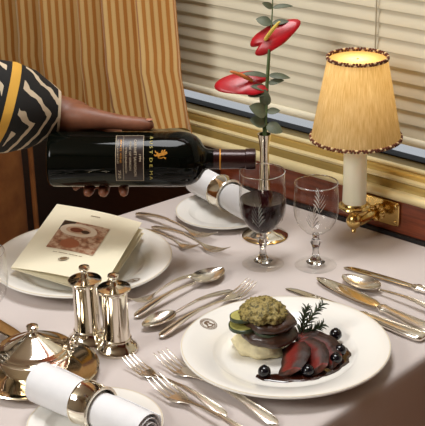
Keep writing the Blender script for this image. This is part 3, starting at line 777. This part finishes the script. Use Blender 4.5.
mb.grid([[((r+.0004*math.cos(9*a+2*z*30))*math.cos(a), (r+.0004*math.cos(9*a+2*z*30))*math.sin(a), z) for a in [2*PI*j/n for j in range(n)]] for r, z in [(.0172, .0650), (.0176, .068), (.0172, .10), (.0170, .15), (.0168, .185), (.0155, .188), (.0001, .188)]], close_v=True)
mb.build('candle_tube', WAX, lamp)
zb, zt, rb, rt = .1690, .2880, .0652, .0425
rows = []; uvs = []
for i in range(13):
    s = i/12; z = zb+(zt-zb)*s; r = rb+(rt-rb)*s; rows.append([(r*math.cos(2*PI*j/96), r*math.sin(2*PI*j/96), z) for j in range(97)]); uvs.append([(j/96, s) for j in range(97)])
mb = MB(); mb.grid(rows, uv=uvs); sh = mb.build('lamp_shade', SHADE, lamp, fix=False)
for r, z, nb in ((rb+.0006, zb, 92), (rt+.0006, zt, 62)):
    mb = MB()
    for k in range(nb):
        a = 2*PI*k/nb
        for q in (0, 1):
            aa = a+(PI/nb if q else 0); lump(mb, (r*math.cos(aa), r*math.sin(aa), z+(.0013 if q else -.0013)), (.0023, .0023, .0017), 0, 1, 0, 6, 4, 1 if (k+2*q) % 4 == 0 else 0)
    mb.build('braid_trim', [BRAIDD, BRAIDL], sh)
MB().lathe([(0, .2852), (.0418, .2852), (.0418, .2844), (0, .2844)], 48).build('top_diffuser', DIFF, sh)
MB().lathe([(0, .2872), (.0014, .2868), (.0018, .2858), (.0012, .2850), (.0012, .188), (0, .188)], 12).build('shade_rod', BRASS, lamp)
bulbm = NT('bulb_glow'); bulbm.b.inputs['Emission Color'].default_value = (1, .74, .42, 1); bulbm.b.inputs['Emission Strength'].default_value = 3
lump(MB(), (0, 0, .222), (.013, .013, .020), 0, 1, 0, 16, 10).build('bulb', bulbm.m, lamp)
pl = bpy.data.lights.new('bulb_light', 'POINT'); pl.energy = .092; pl.color = (1, .82, .56); pl.shadow_soft_size = .018
po = bpy.data.objects.new('bulb_light', pl); COL.objects.link(po); po.parent = lamp; po.location = (0, 0, .266)

# ------------------------------------------------------------------ bottle
BO = Vector((-.2773, -.4115, .1715)); BE = Vector((-.0640, -.2165, .1650)); bx = (BE-BO).normalized(); by = Vector((-bx.y, bx.x, 0)).normalized(); bz = bx.cross(by)
bt = thing('wine_bottle', 'dark wine bottle held level, its mouth over the wine glass', 'bottle')
F_ = (-by*.92+bz*.39).normalized(); Yl = bx.cross(F_)
mw = Matrix((F_, Yl, bx)).transposed().to_4x4(); mw.translation = BO+Vector((0, 0, TZ)); bt.matrix_world = mw
RB = .0388
bp = [(0, .010), (.012, .009), (.024, .004), (.030, .0006), (.034, 0), (.0372, .002), (RB, .007), (RB, .180), (.0382, .190), (.0362, .199), (.0325, .2065), (.0268, .2120), (.0205, .2155), (.0163, .2185), (.0142, .223), (.0138, .235), (.0134, .2395)]
MB().lathe(bp+[(0, .2395)], 64).build('glass_body', BOTTLEG, bt, angle=50)
cp = MB().lathe([(.0130, .2300), (.0142, .2302), (.0140, .2400), (.0136, .2700), (.0136, .2745), (.0148, .2755), (.0150, .2840), (.0146, .2885), (.0120, .2895), (0, .2893)], 40).build('capsule', CAPSULE, bt, angle=40)
MB().lathe([(.0142, .2385), (.0147, .2390), (.0147, .2402), (.0142, .2407)], 40).build('foil_band', GOLDINK, cp)
def wrap(mb2, name, mt, th0, z0, par, lift=.0003):
    r = RB+lift; mb2.v = [((r+p[2])*math.cos(th0+p[0]/RB), (r+p[2])*math.sin(th0+p[0]/RB), z0+p[1]) for p in mb2.v]
    return mb2.build(name, mt, par, fix=False)
def rect(mb, x0, x1, y0, y1, n=14):
    mb.grid([[(x0+(x1-x0)*j/n, y, 0) for j in range(n+1)] for y in (y0, y1)]); return mb
lb = rect(MB(), -.036, .036, .096, .1345, 24); lab = wrap(lb, 'label', LABELBG, 0, 0, bt, .0001)
fr = MB(); w = .0006
rect(fr, -.036, .036, .0960, .0960+w, 24); rect(fr, -.036, .036, .1345-w, .1345, 24); rect(fr, -.036, -.036+w, .096, .1345, 1); rect(fr, .036-w, .036, .096, .1345, 1)
rect(fr, -.034, .034, .1065, .1065+w*.6, 24)
wrap(fr, 'label_border', CREAMINK, 0, 0, lab, .0003)
def text_wrap(txt, size, th0, z0, mt, par, width=None, name='lettering'):
    cu = bpy.data.curves.new('txt', 'FONT'); cu.body = txt; cu.size = size; cu.align_x = 'CENTER'; cu.align_y = 'CENTER'; cu.resolution_u = 2
    ob = bpy.data.objects.new('txt', cu); COL.objects.link(ob); dg = bpy.context.evaluated_depsgraph_get()
    me = bpy.data.meshes.new_from_object(ob.evaluated_get(dg)); bpy.data.objects.remove(ob)
    xs = [v.co.x for v in me.vertices]; k = (width/(max(xs)-min(xs))) if width else 1
    mb = MB(); mb.v = [(v.co.x*k, v.co.y, 0) for v in me.vertices]
    for p in me.polygons: mb.face(list(p.vertices))
    return wrap(mb, name, mt, th0, z0, par, .0004)
text_wrap('1994', .0042, 0, .1295, CREAMINK, lab, .010)
text_wrap('CABERNET SAUVIGNON', .0050, 0, .1228, CREAMINK, lab, .054)
text_wrap('WINE OF ORIGIN', .0040, -.08, .1160, CREAMINK, lab, .042)
text_wrap('STELLENBOSCH', .0036, .1, .1102, CREAMINK, lab, .036)
text_wrap('ESTATE WINE', .0034, -.25, .1030, GOLDINK, lab, .034)
text_wrap('GROWN AND BOTTLED', .0026, -.25, .0990, CREAMINK, lab, .036)
text_wrap('750', .0052, .62, .1010, CREAMINK, lab, .013)
text_wrap('R U S T  D E  M A', .0058, 0, .1445, YELINK, bt, .066)
# rampant lion emblem
def lion():
    mb = MB()
    def blob(path, w):
        rows = []
        for i, p in enumerate(path):
            q = Vector(path[min(i+1, len(path)-1)])-Vector(path[max(i-1, 0)]); n = Vector((-q.y, q.x)).normalized()*(w[i] if isinstance(w, list) else w)
            rows.append([(p[0]+n.x, p[1]+n.y, 0), (p[0]-n.x, p[1]-n.y, 0)])
        mb.grid(rows)
    u = .001
    blob([(1*u, -7*u), (1.2*u, -4*u), (0, 0), (-.5*u, 3*u), (-1.2*u, 5*u)], [1.6*u, 2.3*u, 2*u, 2.2*u, 1.6*u])
    blob([(-.6*u, 4.4*u), (-2.2*u, 6.6*u), (-3.8*u, 6.4*u)], [1.8*u, 2*u, .9*u])
    blob([(-1*u, 3*u), (-4*u, 3.6*u), (-6.4*u, 5*u)], [1*u, .9*u, .7*u]); blob([(-.6*u, 1*u), (-3.6*u, .6*u), (-6*u, 1.6*u)], [1*u, .9*u, .7*u])
    blob([(1*u, -6*u), (-2*u, -5.4*u), (-3*u, -8*u), (-5*u, -8.4*u)], [1.4*u, 1.1*u, .8*u, .7*u]); blob([(1.4*u, -6*u), (2*u, -9*u), (.2*u, -9.8*u)], [1.4*u, .9*u, .7*u])
    blob([(2*u, -5*u), (5*u, -4*u), (5.4*u, 0), (4*u, 3*u), (6*u, 6*u)], [.6*u, .6*u, .6*u, .7*u, 1.2*u])
    return mb
wrap(lion(), 'lion_emblem', GOLDINK, -.12, .1590, bt, .0003)

# ------------------------------------------------------------------ person pouring the wine
person = thing('person', 'person in a zebra-striped top with a gold band, reaching in to hold the wine bottle', 'person', (-.72, -.98, FZ)); PO = Vector((-.72, -.98, FZ))
def bf(x, y, z): return BO+bx*x+by*y+bz*z           # bottle frame: along, away from the table's near side, up
def capsules(segs, vox, smooth=6):
    """tapered limbs fused into one continuous surface"""
    mb = MB()
    for path in segs:
        pts = [Vector(p) for p, r in path]; rad = [r for p, r in path]
        full_p, full_r = [], []
        d0 = (pts[0]-pts[1]).normalized(); d1 = (pts[-1]-pts[-2]).normalized()
        for a in (1, .85, .5): full_p.append(pts[0]+d0*rad[0]*a); full_r.append(rad[0]*max(.02, math.sqrt(1-a*a)))
        for i in range(len(pts)):
            full_p.append(pts[i]); full_r.append(rad[i])
        for a in (.5, .85, 1): full_p.append(pts[-1]+d1*rad[-1]*a); full_r.append(rad[-1]*max(.02, math.sqrt(1-a*a)))
        mb.tube(full_p, full_r, 14)
    return mb
def fuse(mb, name, mt, parent, vox, smooth=8):
    o = mb.build(name, mt, parent)
    md = o.modifiers.new('r', 'REMESH'); md.mode = 'VOXEL'; md.voxel_size = vox
    m2 = o.modifiers.new('s', 'SMOOTH'); m2.iterations = smooth; m2.factor = .5
    dg = bpy.context.evaluated_depsgraph_get(); me = bpy.data.meshes.new_from_object(o.evaluated_get(dg)); o.modifiers.clear(); o.data = me
    if not me.materials: me.materials.append(mt)
    me.polygons.foreach_set('use_smooth', [True]*len(me.polygons)); return o
L_ = lambda p: Vector(p)-PO
wrist = bf(.012, .040, .054); elbow = bf(-.235, -.030, .100)
shoulder = Vector((-.60, -.80, .44)); chest = Vector((-.70, -.92, .40))
segs = []
# forearm, hand
segs.append([(L_(elbow), .040), (L_(bf(-.12, .006, .080)), .038), (L_(bf(-.04, .028, .063)), .030), (L_(wrist), .0265), (L_(bf(.035, .042, .046)), .0265)])
segs.append([(L_(bf(.015, .045, .046)), .024), (L_(bf(.045, .048, .032)), .024), (L_(bf(.070, .051, .016)), .018)])
segs.append([(L_(bf(.020, .043, .050)), .022), (L_(bf(.055, .044, .042)), .019), (L_(bf(.085, .049, .024)), .015)])
# thumb lies along the top of the bottle
segs.append([(L_(bf(.020, .034, .052)), .021), (L_(bf(.052, .024, .0525)), .0175), (L_(bf(.082, .016, .0515)), .0125), (L_(bf(.104, .011, .0500)), .0108), (L_(bf(.128, .008, .0492)), .0104), (L_(bf(.140, .007, .0480)), .0088)])
# four fingers wrap behind and beneath
def finger(x, r, tip, dx):
    pts = []
    for a, k in ((20, 1.0), (-10, 1.03), (-45, 1.0), (tip+30, .96), (tip+14, .9), (tip, .82)):
        R = RB+r*.96; th = math.radians(a); pts.append((L_(bf(x+dx*(20-a)/120, R*math.cos(th), R*math.sin(th))), r*k))
    return pts
segs.append(finger(.096, .0086, -106, .008)); segs.append(finger(.0755, .0090, -108, 0)); segs.append(finger(.0560, .0088, -107, -.002)); segs.append(finger(.0380, .0078, -80, -.004))
segs.append([(L_(bf(.045, .049, .030)), .016), (L_(bf(.066, .0500, .012)), .013), (L_(bf(.090, .0495, .014)), .011)])
# upper arm, torso, head, other arm, legs
segs.append([(L_(elbow), .041), (L_((elbow+shoulder)/2), .050), (L_(shoulder), .056), (L_(chest), .09)])
T = Vector((-.72, -.98, 0))
segs.append([(L_((-.73, -1.00, .10)), .125), (L_((-.725, -.99, .25)), .13), (L_((-.71, -.95, .40)), .135), (L_((-.70, -.94, .50)), .10)])
segs.append([(L_((-.70, -.93, .50)), .055), (L_((-.69, -.92, .60)), .05)])
head = Vector((-.675, -.905, .71))
segs.append([(L_(head+Vector((0, 0, -.055))), .066), (L_(head+Vector((0, 0, .0))), .083), (L_(head+Vector((0, 0, .05))), .078)])
face = Vector((.55, .80, -.25)).normalized()
segs.append([(L_(head+face*.075), .014), (L_(head+face*.092+Vector((0, 0, -.022))), .016)])
side = Vector((.82, -.57, 0))
for q in (-1, 1): segs.append([(L_(head+side*.080*q+Vector((0, 0, .02))), .012), (L_(head+side*.082*q+Vector((0, 0, -.02))), .010)])
segs.append([(L_((-.78, -1.04, .46)), .055), (L_((-.84, -1.12, .22)), .045), (L_((-.80, -1.06, .02)), .036), (L_((-.78, -1.03, -.04)), .03)])
for q, (dx, dy) in enumerate(((.07, -.06), (-.07, .04))):
    segs.append([(L_((-.73+dx*.8, -1.0+dy, .06)), .10), (L_((-.73+dx, -1.0+dy, -.28)), .068), (L_((-.73+dx, -1.0+dy, -.64)), .045)])
    segs.append([(L_((-.73+dx, -1.0+dy, -.705)), .032), (L_((-.66+dx, -.92+dy, -.708)), .030)])
fuse(capsules(segs, .004), 'body', SKIN, person, .0034, 6)
# thumb nail
mb = MB(); lump(mb, (0, 0, 0), (.0055, .0045, .0012), 0, 1, 0, 14, 8); nl = mb.build('nail', NAIL, person)
nl.matrix_local = Matrix.Translation(L_(bf(.141, .0065, .0560))) @ Matrix((bx, by, bz)).transposed().to_4x4()
# face details and hair
for q in (-1, 1):
    lump(MB(), L_(head+face*.076+side*.030*q+Vector((0, 0, .012))), (.010, .010, .009), 0, 1).build('eye', mat('eye_white', (230, 225, 215), .3), person)
    lump(MB(), L_(head+face*.084+side*.030*q+Vector((0, 0, .011))), (.005, .005, .005), 0, 1).build('pupil', BLACKG, person)
MB().tube([L_(head+face*.074+side*(.026*k)+Vector((0, 0, -.052))) for k in (-1, -.5, 0, .5, 1)], [.002, .006, .007, .006, .002], 8).build('mouth', NAIL, person)
lump(MB(), L_(head-face*.018+Vector((0, 0, .045))), (.094, .094, .088), .06, 4, 3, 28, 16).build('hair', HAIR, person)
# sleeve with flared opening, running up to the shoulder
def sleeve():
    path = [(0, bf(.0125, .037, .0570), .0280, .0280), (0, bf(.006, .036, .0578), .0320, .0340), (0, bf(-.0056, .034, .0590), .0400, .0410), (0, bf(-.0266, .028, .0635), .0510, .0530), (0, bf(-.0546, .018, .0710), .0600, .0620), (0, bf(-.085, .008, .0780), .0630, .0640), (0, bf(-.13, -.005, .085), .064, .064), (0, elbow, .068, .068), (0, elbow*.75+shoulder*.25, .070, .070), (0, (elbow+shoulder)/2, .072, .072), (0, shoulder, .085, .085), (0, shoulder*.5+chest*.5, .09, .09)]
    rows, uvs = [], []; s = 0; prev = None; n = 40
    for i, (_, p, ra, rb_) in enumerate(path):
        p = Vector(p); nx = Vector(path[min(i+1, len(path)-1)][1])-Vector(path[max(0, i-1)][1]); d = nx.normalized()
        if prev is not None: s += (p-prev).length
        prev = p
        f = (-by*.92+bz*.39); f = (f-d*f.dot(d)).normalized(); u_ = f.cross(d)
        if u_.z < 0: u_ = -u_
        row, ur = [], []
        for j in range(n+1):
            a = -PI+2*PI*j/n; fold = 1+.03*math.sin(5*a+s*40)*min(1, s/.03); row.append(L_(p+f*ra*math.cos(a)*fold+u_*rb_*math.sin(a)*fold)); ur.append((s, a*(.05 if i > 2 else .04)))
        rows.append(row); uvs.append(ur)
    # densify along the arm
    R2, U2 = [], []
    for i in range(len(rows)-1):
        for k in range(4):
            t = k/4; R2.append([a*(1-t)+b*t for a, b in zip(rows[i], rows[i+1])]); U2.append([(a[0]*(1-t)+b[0]*t, a[1]*(1-t)+b[1]*t) for a, b in zip(uvs[i], uvs[i+1])])
    R2.append(rows[-1]); U2.append(uvs[-1])
    return MB().shell(R2, .0015, uv=U2)
sleeve().build('sleeve', ZEBRA, person, angle=80, fix=False)
jk = []
jk.append([(L_((-.73, -1.0, .02)), .135), (L_((-.725, -.99, .25)), .145), (L_((-.71, -.95, .40)), .150), (L_((-.70, -.94, .49)), .11)])
jk.append([(L_(chest), .11), (L_(shoulder), .082)]); jk.append([(L_((-.78, -1.04, .46)), .072), (L_((-.84, -1.12, .22)), .060), (L_((-.80, -1.06, .03)), .048)])
jo = fuse(capsules(jk, .01), 'top', ZEBRA, person, .009, 4)
ul = jo.data.uv_layers.new(name='UVMap')
for lp in jo.data.loops:
    c = jo.data.vertices[lp.vertex_index].co; ul.data[lp.index].uv = (c.z+.3, c.x+c.y)
tk = []
for dx, dy in ((.07, -.06), (-.07, .04)): tk.append([(L_((-.73+dx*.8, -1.0+dy, .06)), .118), (L_((-.73+dx, -1.0+dy, -.28)), .084), (L_((-.73+dx, -1.0+dy, -.655)), .066)])
fuse(capsules(tk, .01), 'trousers', TROUSER, person, .010, 4)
for dx, dy in ((.07, -.06), (-.07, .04)):
    MB().loft([((L_((-.76+dx, -1.03+dy, -.70))), (.03, -.026, 0), (0, 0, .036)), ((L_((-.70+dx, -.965+dy, -.70))), (.036, -.031, 0), (0, 0, .038)), ((L_((-.63+dx, -.885+dy, -.715))), (.03, -.026, 0), (0, 0, .022))], 16, 2.6).build('shoe', BLACKG, person)

# ------------------------------------------------------------------ food on the near plate
Z0 = .0036
sa = MB(); n = 26
def sauce_patch():
    """irregular puddle following the beef slices"""
    ctr = [(.146, -.462), (.158, -.457), (.172, -.448), (.186, -.432), (.196, -.414), (.200, -.394), (.199, -.372), (.193, -.352), (.183, -.338)]; wd = [.003, .007, .008, .010, .012, .013, .014, .013, .006]
    P2 = []
    for i in range(len(ctr)-1):
        for k in range(4):
            t = k/4; P2.append((Vector(ctr[i])*(1-t)+Vector(ctr[i+1])*t, wd[i]*(1-t)+wd[i+1]*t))
    P2.append((Vector(ctr[-1]), wd[-1])); rows = []
    for i, (p, w) in enumerate(P2):
        q = P2[min(i+1, len(P2)-1)][0]-P2[max(i-1, 0)][0]; nn = Vector((-q.y, q.x)).normalized(); w = w*(1+.35*noise.noise(Vector((i*.5, 2, 0))))
        rows.append([Vector((p.x+nn.x*w*s*(1.6 if s > 0 else 1), p.y+nn.y*w*s*(1.6 if s > 0 else 1), Z0+.0002+.0016*(1-s*s)**.6)) for s in (-1, -.9, -.6, 0, .6, .9, 1)])
    mb = MB(); mb.grid(rows); return mb
sm = sauce_patch(); tag(sm.build('sauce', SAUCE, angle=80), 'glossy dark brown sauce pooled round the beef slices', 'sauce')
# mashed potato
mb = lump(MB(), (.1045, -.4080, Z0+.010), (.0335, .0300, .017), .22, 2.2, 5, 36, 18, 0, Z0+.0002); tag(mb.build('mashed_potato', MASH, angle=80), 'pale yellow mashed potato mound under the stuffed stack', 'food')
# stack: meat round, courgette slices, crust
mb = lump(MB(), (.1180, -.4040, .0310), (.0360, .0330, .0140), .10, 3.0, 2, 40, 14); tag(mb.build('meat_round', MEATD, angle=80), 'dark seared meat round lying on the mashed potato', 'food')
def courgette(label, c, tilt, rz, r=.021):
    t = thing('courgette_slice', label, 'food', c, rz, 'courgette slices in the stack'); t.rotation_euler = (tilt[0], tilt[1], rz)
    MB().lathe([(0, .0022), (r*.93, .0022), (r*.93, -.0022), (0, -.0022)], 28).build('flesh', ZUCF, t); MB().lathe([(r*.92, .0025), (r, .0020), (r, -.0020), (r*.92, -.0025)], 28).build('skin', ZUCS, t)
courgette('upper courgette slice poking out of the stack on its left', (.0935, -.4250, .0535), (.02, -.10, .3), .2, .0170)
courgette('lower courgette slice poking out of the stack on its left', (.0960, -.4270, .0435), (.10, -.06, .3), .5, .0190)
courgette('courgette slice facing the camera under the crust', (.1220, -.4090, .0400), (.08, .06, 0), 1.2, .0220)
mb = lump(MB(), (.1190, -.4030, .0470), (.0325, .0310, .0105), .12, 3, 9, 36, 12); tag(mb.build('meat_slice', MEATD, angle=80), 'brown meat slice between courgette and herb crust', 'food')
mb = MB(); rows = []
for i in range(33):
    ph = -PI/2+PI*i/32; row = []
    for j in range(72):
        th = 2*PI*j/72; d = Vector((math.cos(ph)*math.cos(th), math.cos(ph)*math.sin(th), math.sin(ph)))
        k = 1+.14*noise.noise(d*2.5)+.13*noise.noise(d*8+Vector((3, 1, 2)))+.09*noise.noise(d*16)
        row.append((.1110+d.x*.0300*k, -.4085+d.y*.0285*k, .0570+(d.z*(.0170 if d.z > 0 else .006))*k))
    rows.append(row)
mb.grid(rows, close_v=True); tag(mb.build('herb_crust', CRUST, angle=180), 'crumbly green brown herb crust crowning the stack', 'food')
# fanned beef slices
def beef_slice(label, p0, p1, bend, h, th, lean):
    """thick slice lying half over on its neighbour, from the fan's apex to its outer end"""
    p0, p1 = Vector(p0), Vector(p1); d = p1-p0; dd = Vector((d.x, d.y, 0)).normalized(); s = Vector((-dd.y, dd.x, 0))
    rows, uvs = [], []; N = 22
    sec = [(-1, .0, .0), (-1.02, .12, .16), (-1, .35, .45), (-.95, .62, .56), (-.85, .86, .68), (-.45, 1, .95), (.45, 1, .97), (.9, .85, .97), (1, .5, .8), (1, .15, .3), (1, 0, 0)]
    for i in range(N+1):
        q = i/N; c = p0+d*q+s*bend*math.sin(PI*q); e = math.sin(PI*min(1, .10+q*.86))**.55
        hh = h*(.40+.60*e)*(.55 if i in (0, N) else 1); t_ = th*(.55+.45*math.sin(PI*q)**.5) if 0 < q < 1 else th*.5
        row = []
        for a, b_, _ in sec:
            w = 1+.22*noise.noise(Vector((q*5+h*900, a*1.5, b_*2.5)))
            p = c+s*(a*t_*w+lean*b_*hh)+Vector((0, 0, b_*hh*w)); p += dd*(.004*noise.noise(Vector((a*2, b_*4, h*500))) if q > .7 else 0); row.append(p)
        rows.append(row); uvs.append([(q, v if .06 < q < .94 else v*.3) for _, _, v in sec])
    mb = MB(); b0 = mb.grid(rows, close_v=True, uv=uvs); n_ = len(rows[0])
    mb.face([b0+j for j in range(n_)][::-1]); mb.face([b0+N*n_+j for j in range(n_)])
    return tag(mb.build('beef_slice', BEEF, angle=80, fix=False), label, 'food', 'beef slices in the fan')
AP = (.1375, -.3900)
def fan(label, ang, L, bend, h, th, lean, z=Z0+.001, off=0, ap=AP):
    a = math.radians(ang); beef_slice(label, (ap[0]+.010*math.cos(a), ap[1]+.010*math.sin(a), z+.010), (ap[0]+L*math.cos(a), ap[1]+L*math.sin(a), z), bend, h, th, lean)
fan('broad red beef slice at the front of the fan', -56, .063, .004, .0165, .0095, 1.25)
fan('second beef slice from the front of the fan', -24, .068, .006, .0160, .0085, 1.30)
fan('third beef slice in the fan, curving towards the berries', 2, .070, .007, .0155, .0080, 1.25)
fan('fourth beef slice in the fan, under the rosemary', 24, .066, .006, .0145, .0075, 1.1)
fan('rearmost beef slice in the fan behind the rosemary', 46, .054, .004, .0140, .0065, .8)
def berry(label, p, r=.0080):
    t = thing('berry', label, 'berry', p, 0, 'dark berries round the beef')
    lump(MB(), (0, 0, 0), (r, r, r*.95), .03, 2, 1, 20, 14).build('fruit', BERRY, t)
    MB().lathe([(.0016, r*.93), (.0026, r*1.02), (.0030, r*.97), (.0018, r*.88)], 8).build('calyx', BERRY, t)
for lbl, p in (('dark berry at the left tip of the sauce', (.1535, -.4555, .0105)), ('dark berry in the sauce in front of the beef fan', (.1925, -.4200, .0105)), ('dark berry on the right of the sauce, the nearer of two', (.2010, -.3760, .0110)), ('dark berry beside another at the right end of the sauce', (.1960, -.3610, .0150)), ('dark berry at the back of the fan near the rosemary', (.1680, -.3330, .0160))): berry(lbl, p)
ro = thing('rosemary_sprig', 'green rosemary sprig standing between the stack and the beef', 'herb', (.138, -.375, .010))
def sprig(name, path):
    path = [Vector(p) for p in path]; stem = MB().tube(path, [.0011]*(len(path)-1)+[.0005], 6).build(name, ROSESTEM, ro); mb = MB()
    for i in range(46):
        q = i/46*.98; k = q*(len(path)-1); a = int(k); f = k-a; p = path[a]*(1-f)+path[min(a+1, len(path)-1)]*f; d = (path[min(a+1, len(path)-1)]-path[a]).normalized()
        o = d.orthogonal().normalized(); o.rotate(Matrix.Rotation(i*2.4, 3, d)); L = .0135*(1-.35*q)
        v = (d*.62+o*.8).normalized(); mb.tube([p, p+v*L*.5+d*.001, p+v*L], [.0009, .0010, .0002], 5)
    o = mb.build('needles', ROSE, stem); o['kind'] = 'stuff'
sprig('stem', [(0, 0, 0), (.003, .012, .018), (.007, .025, .034), (.014, .038, .047)]); sprig('stem', [(0, 0, 0), (-.001, .010, .014), (-.002, .018, .030), (-.002, .024, .042)]); sprig('stem', [(.001, .003, .003), (.010, .018, .014), (.018, .032, .020)])
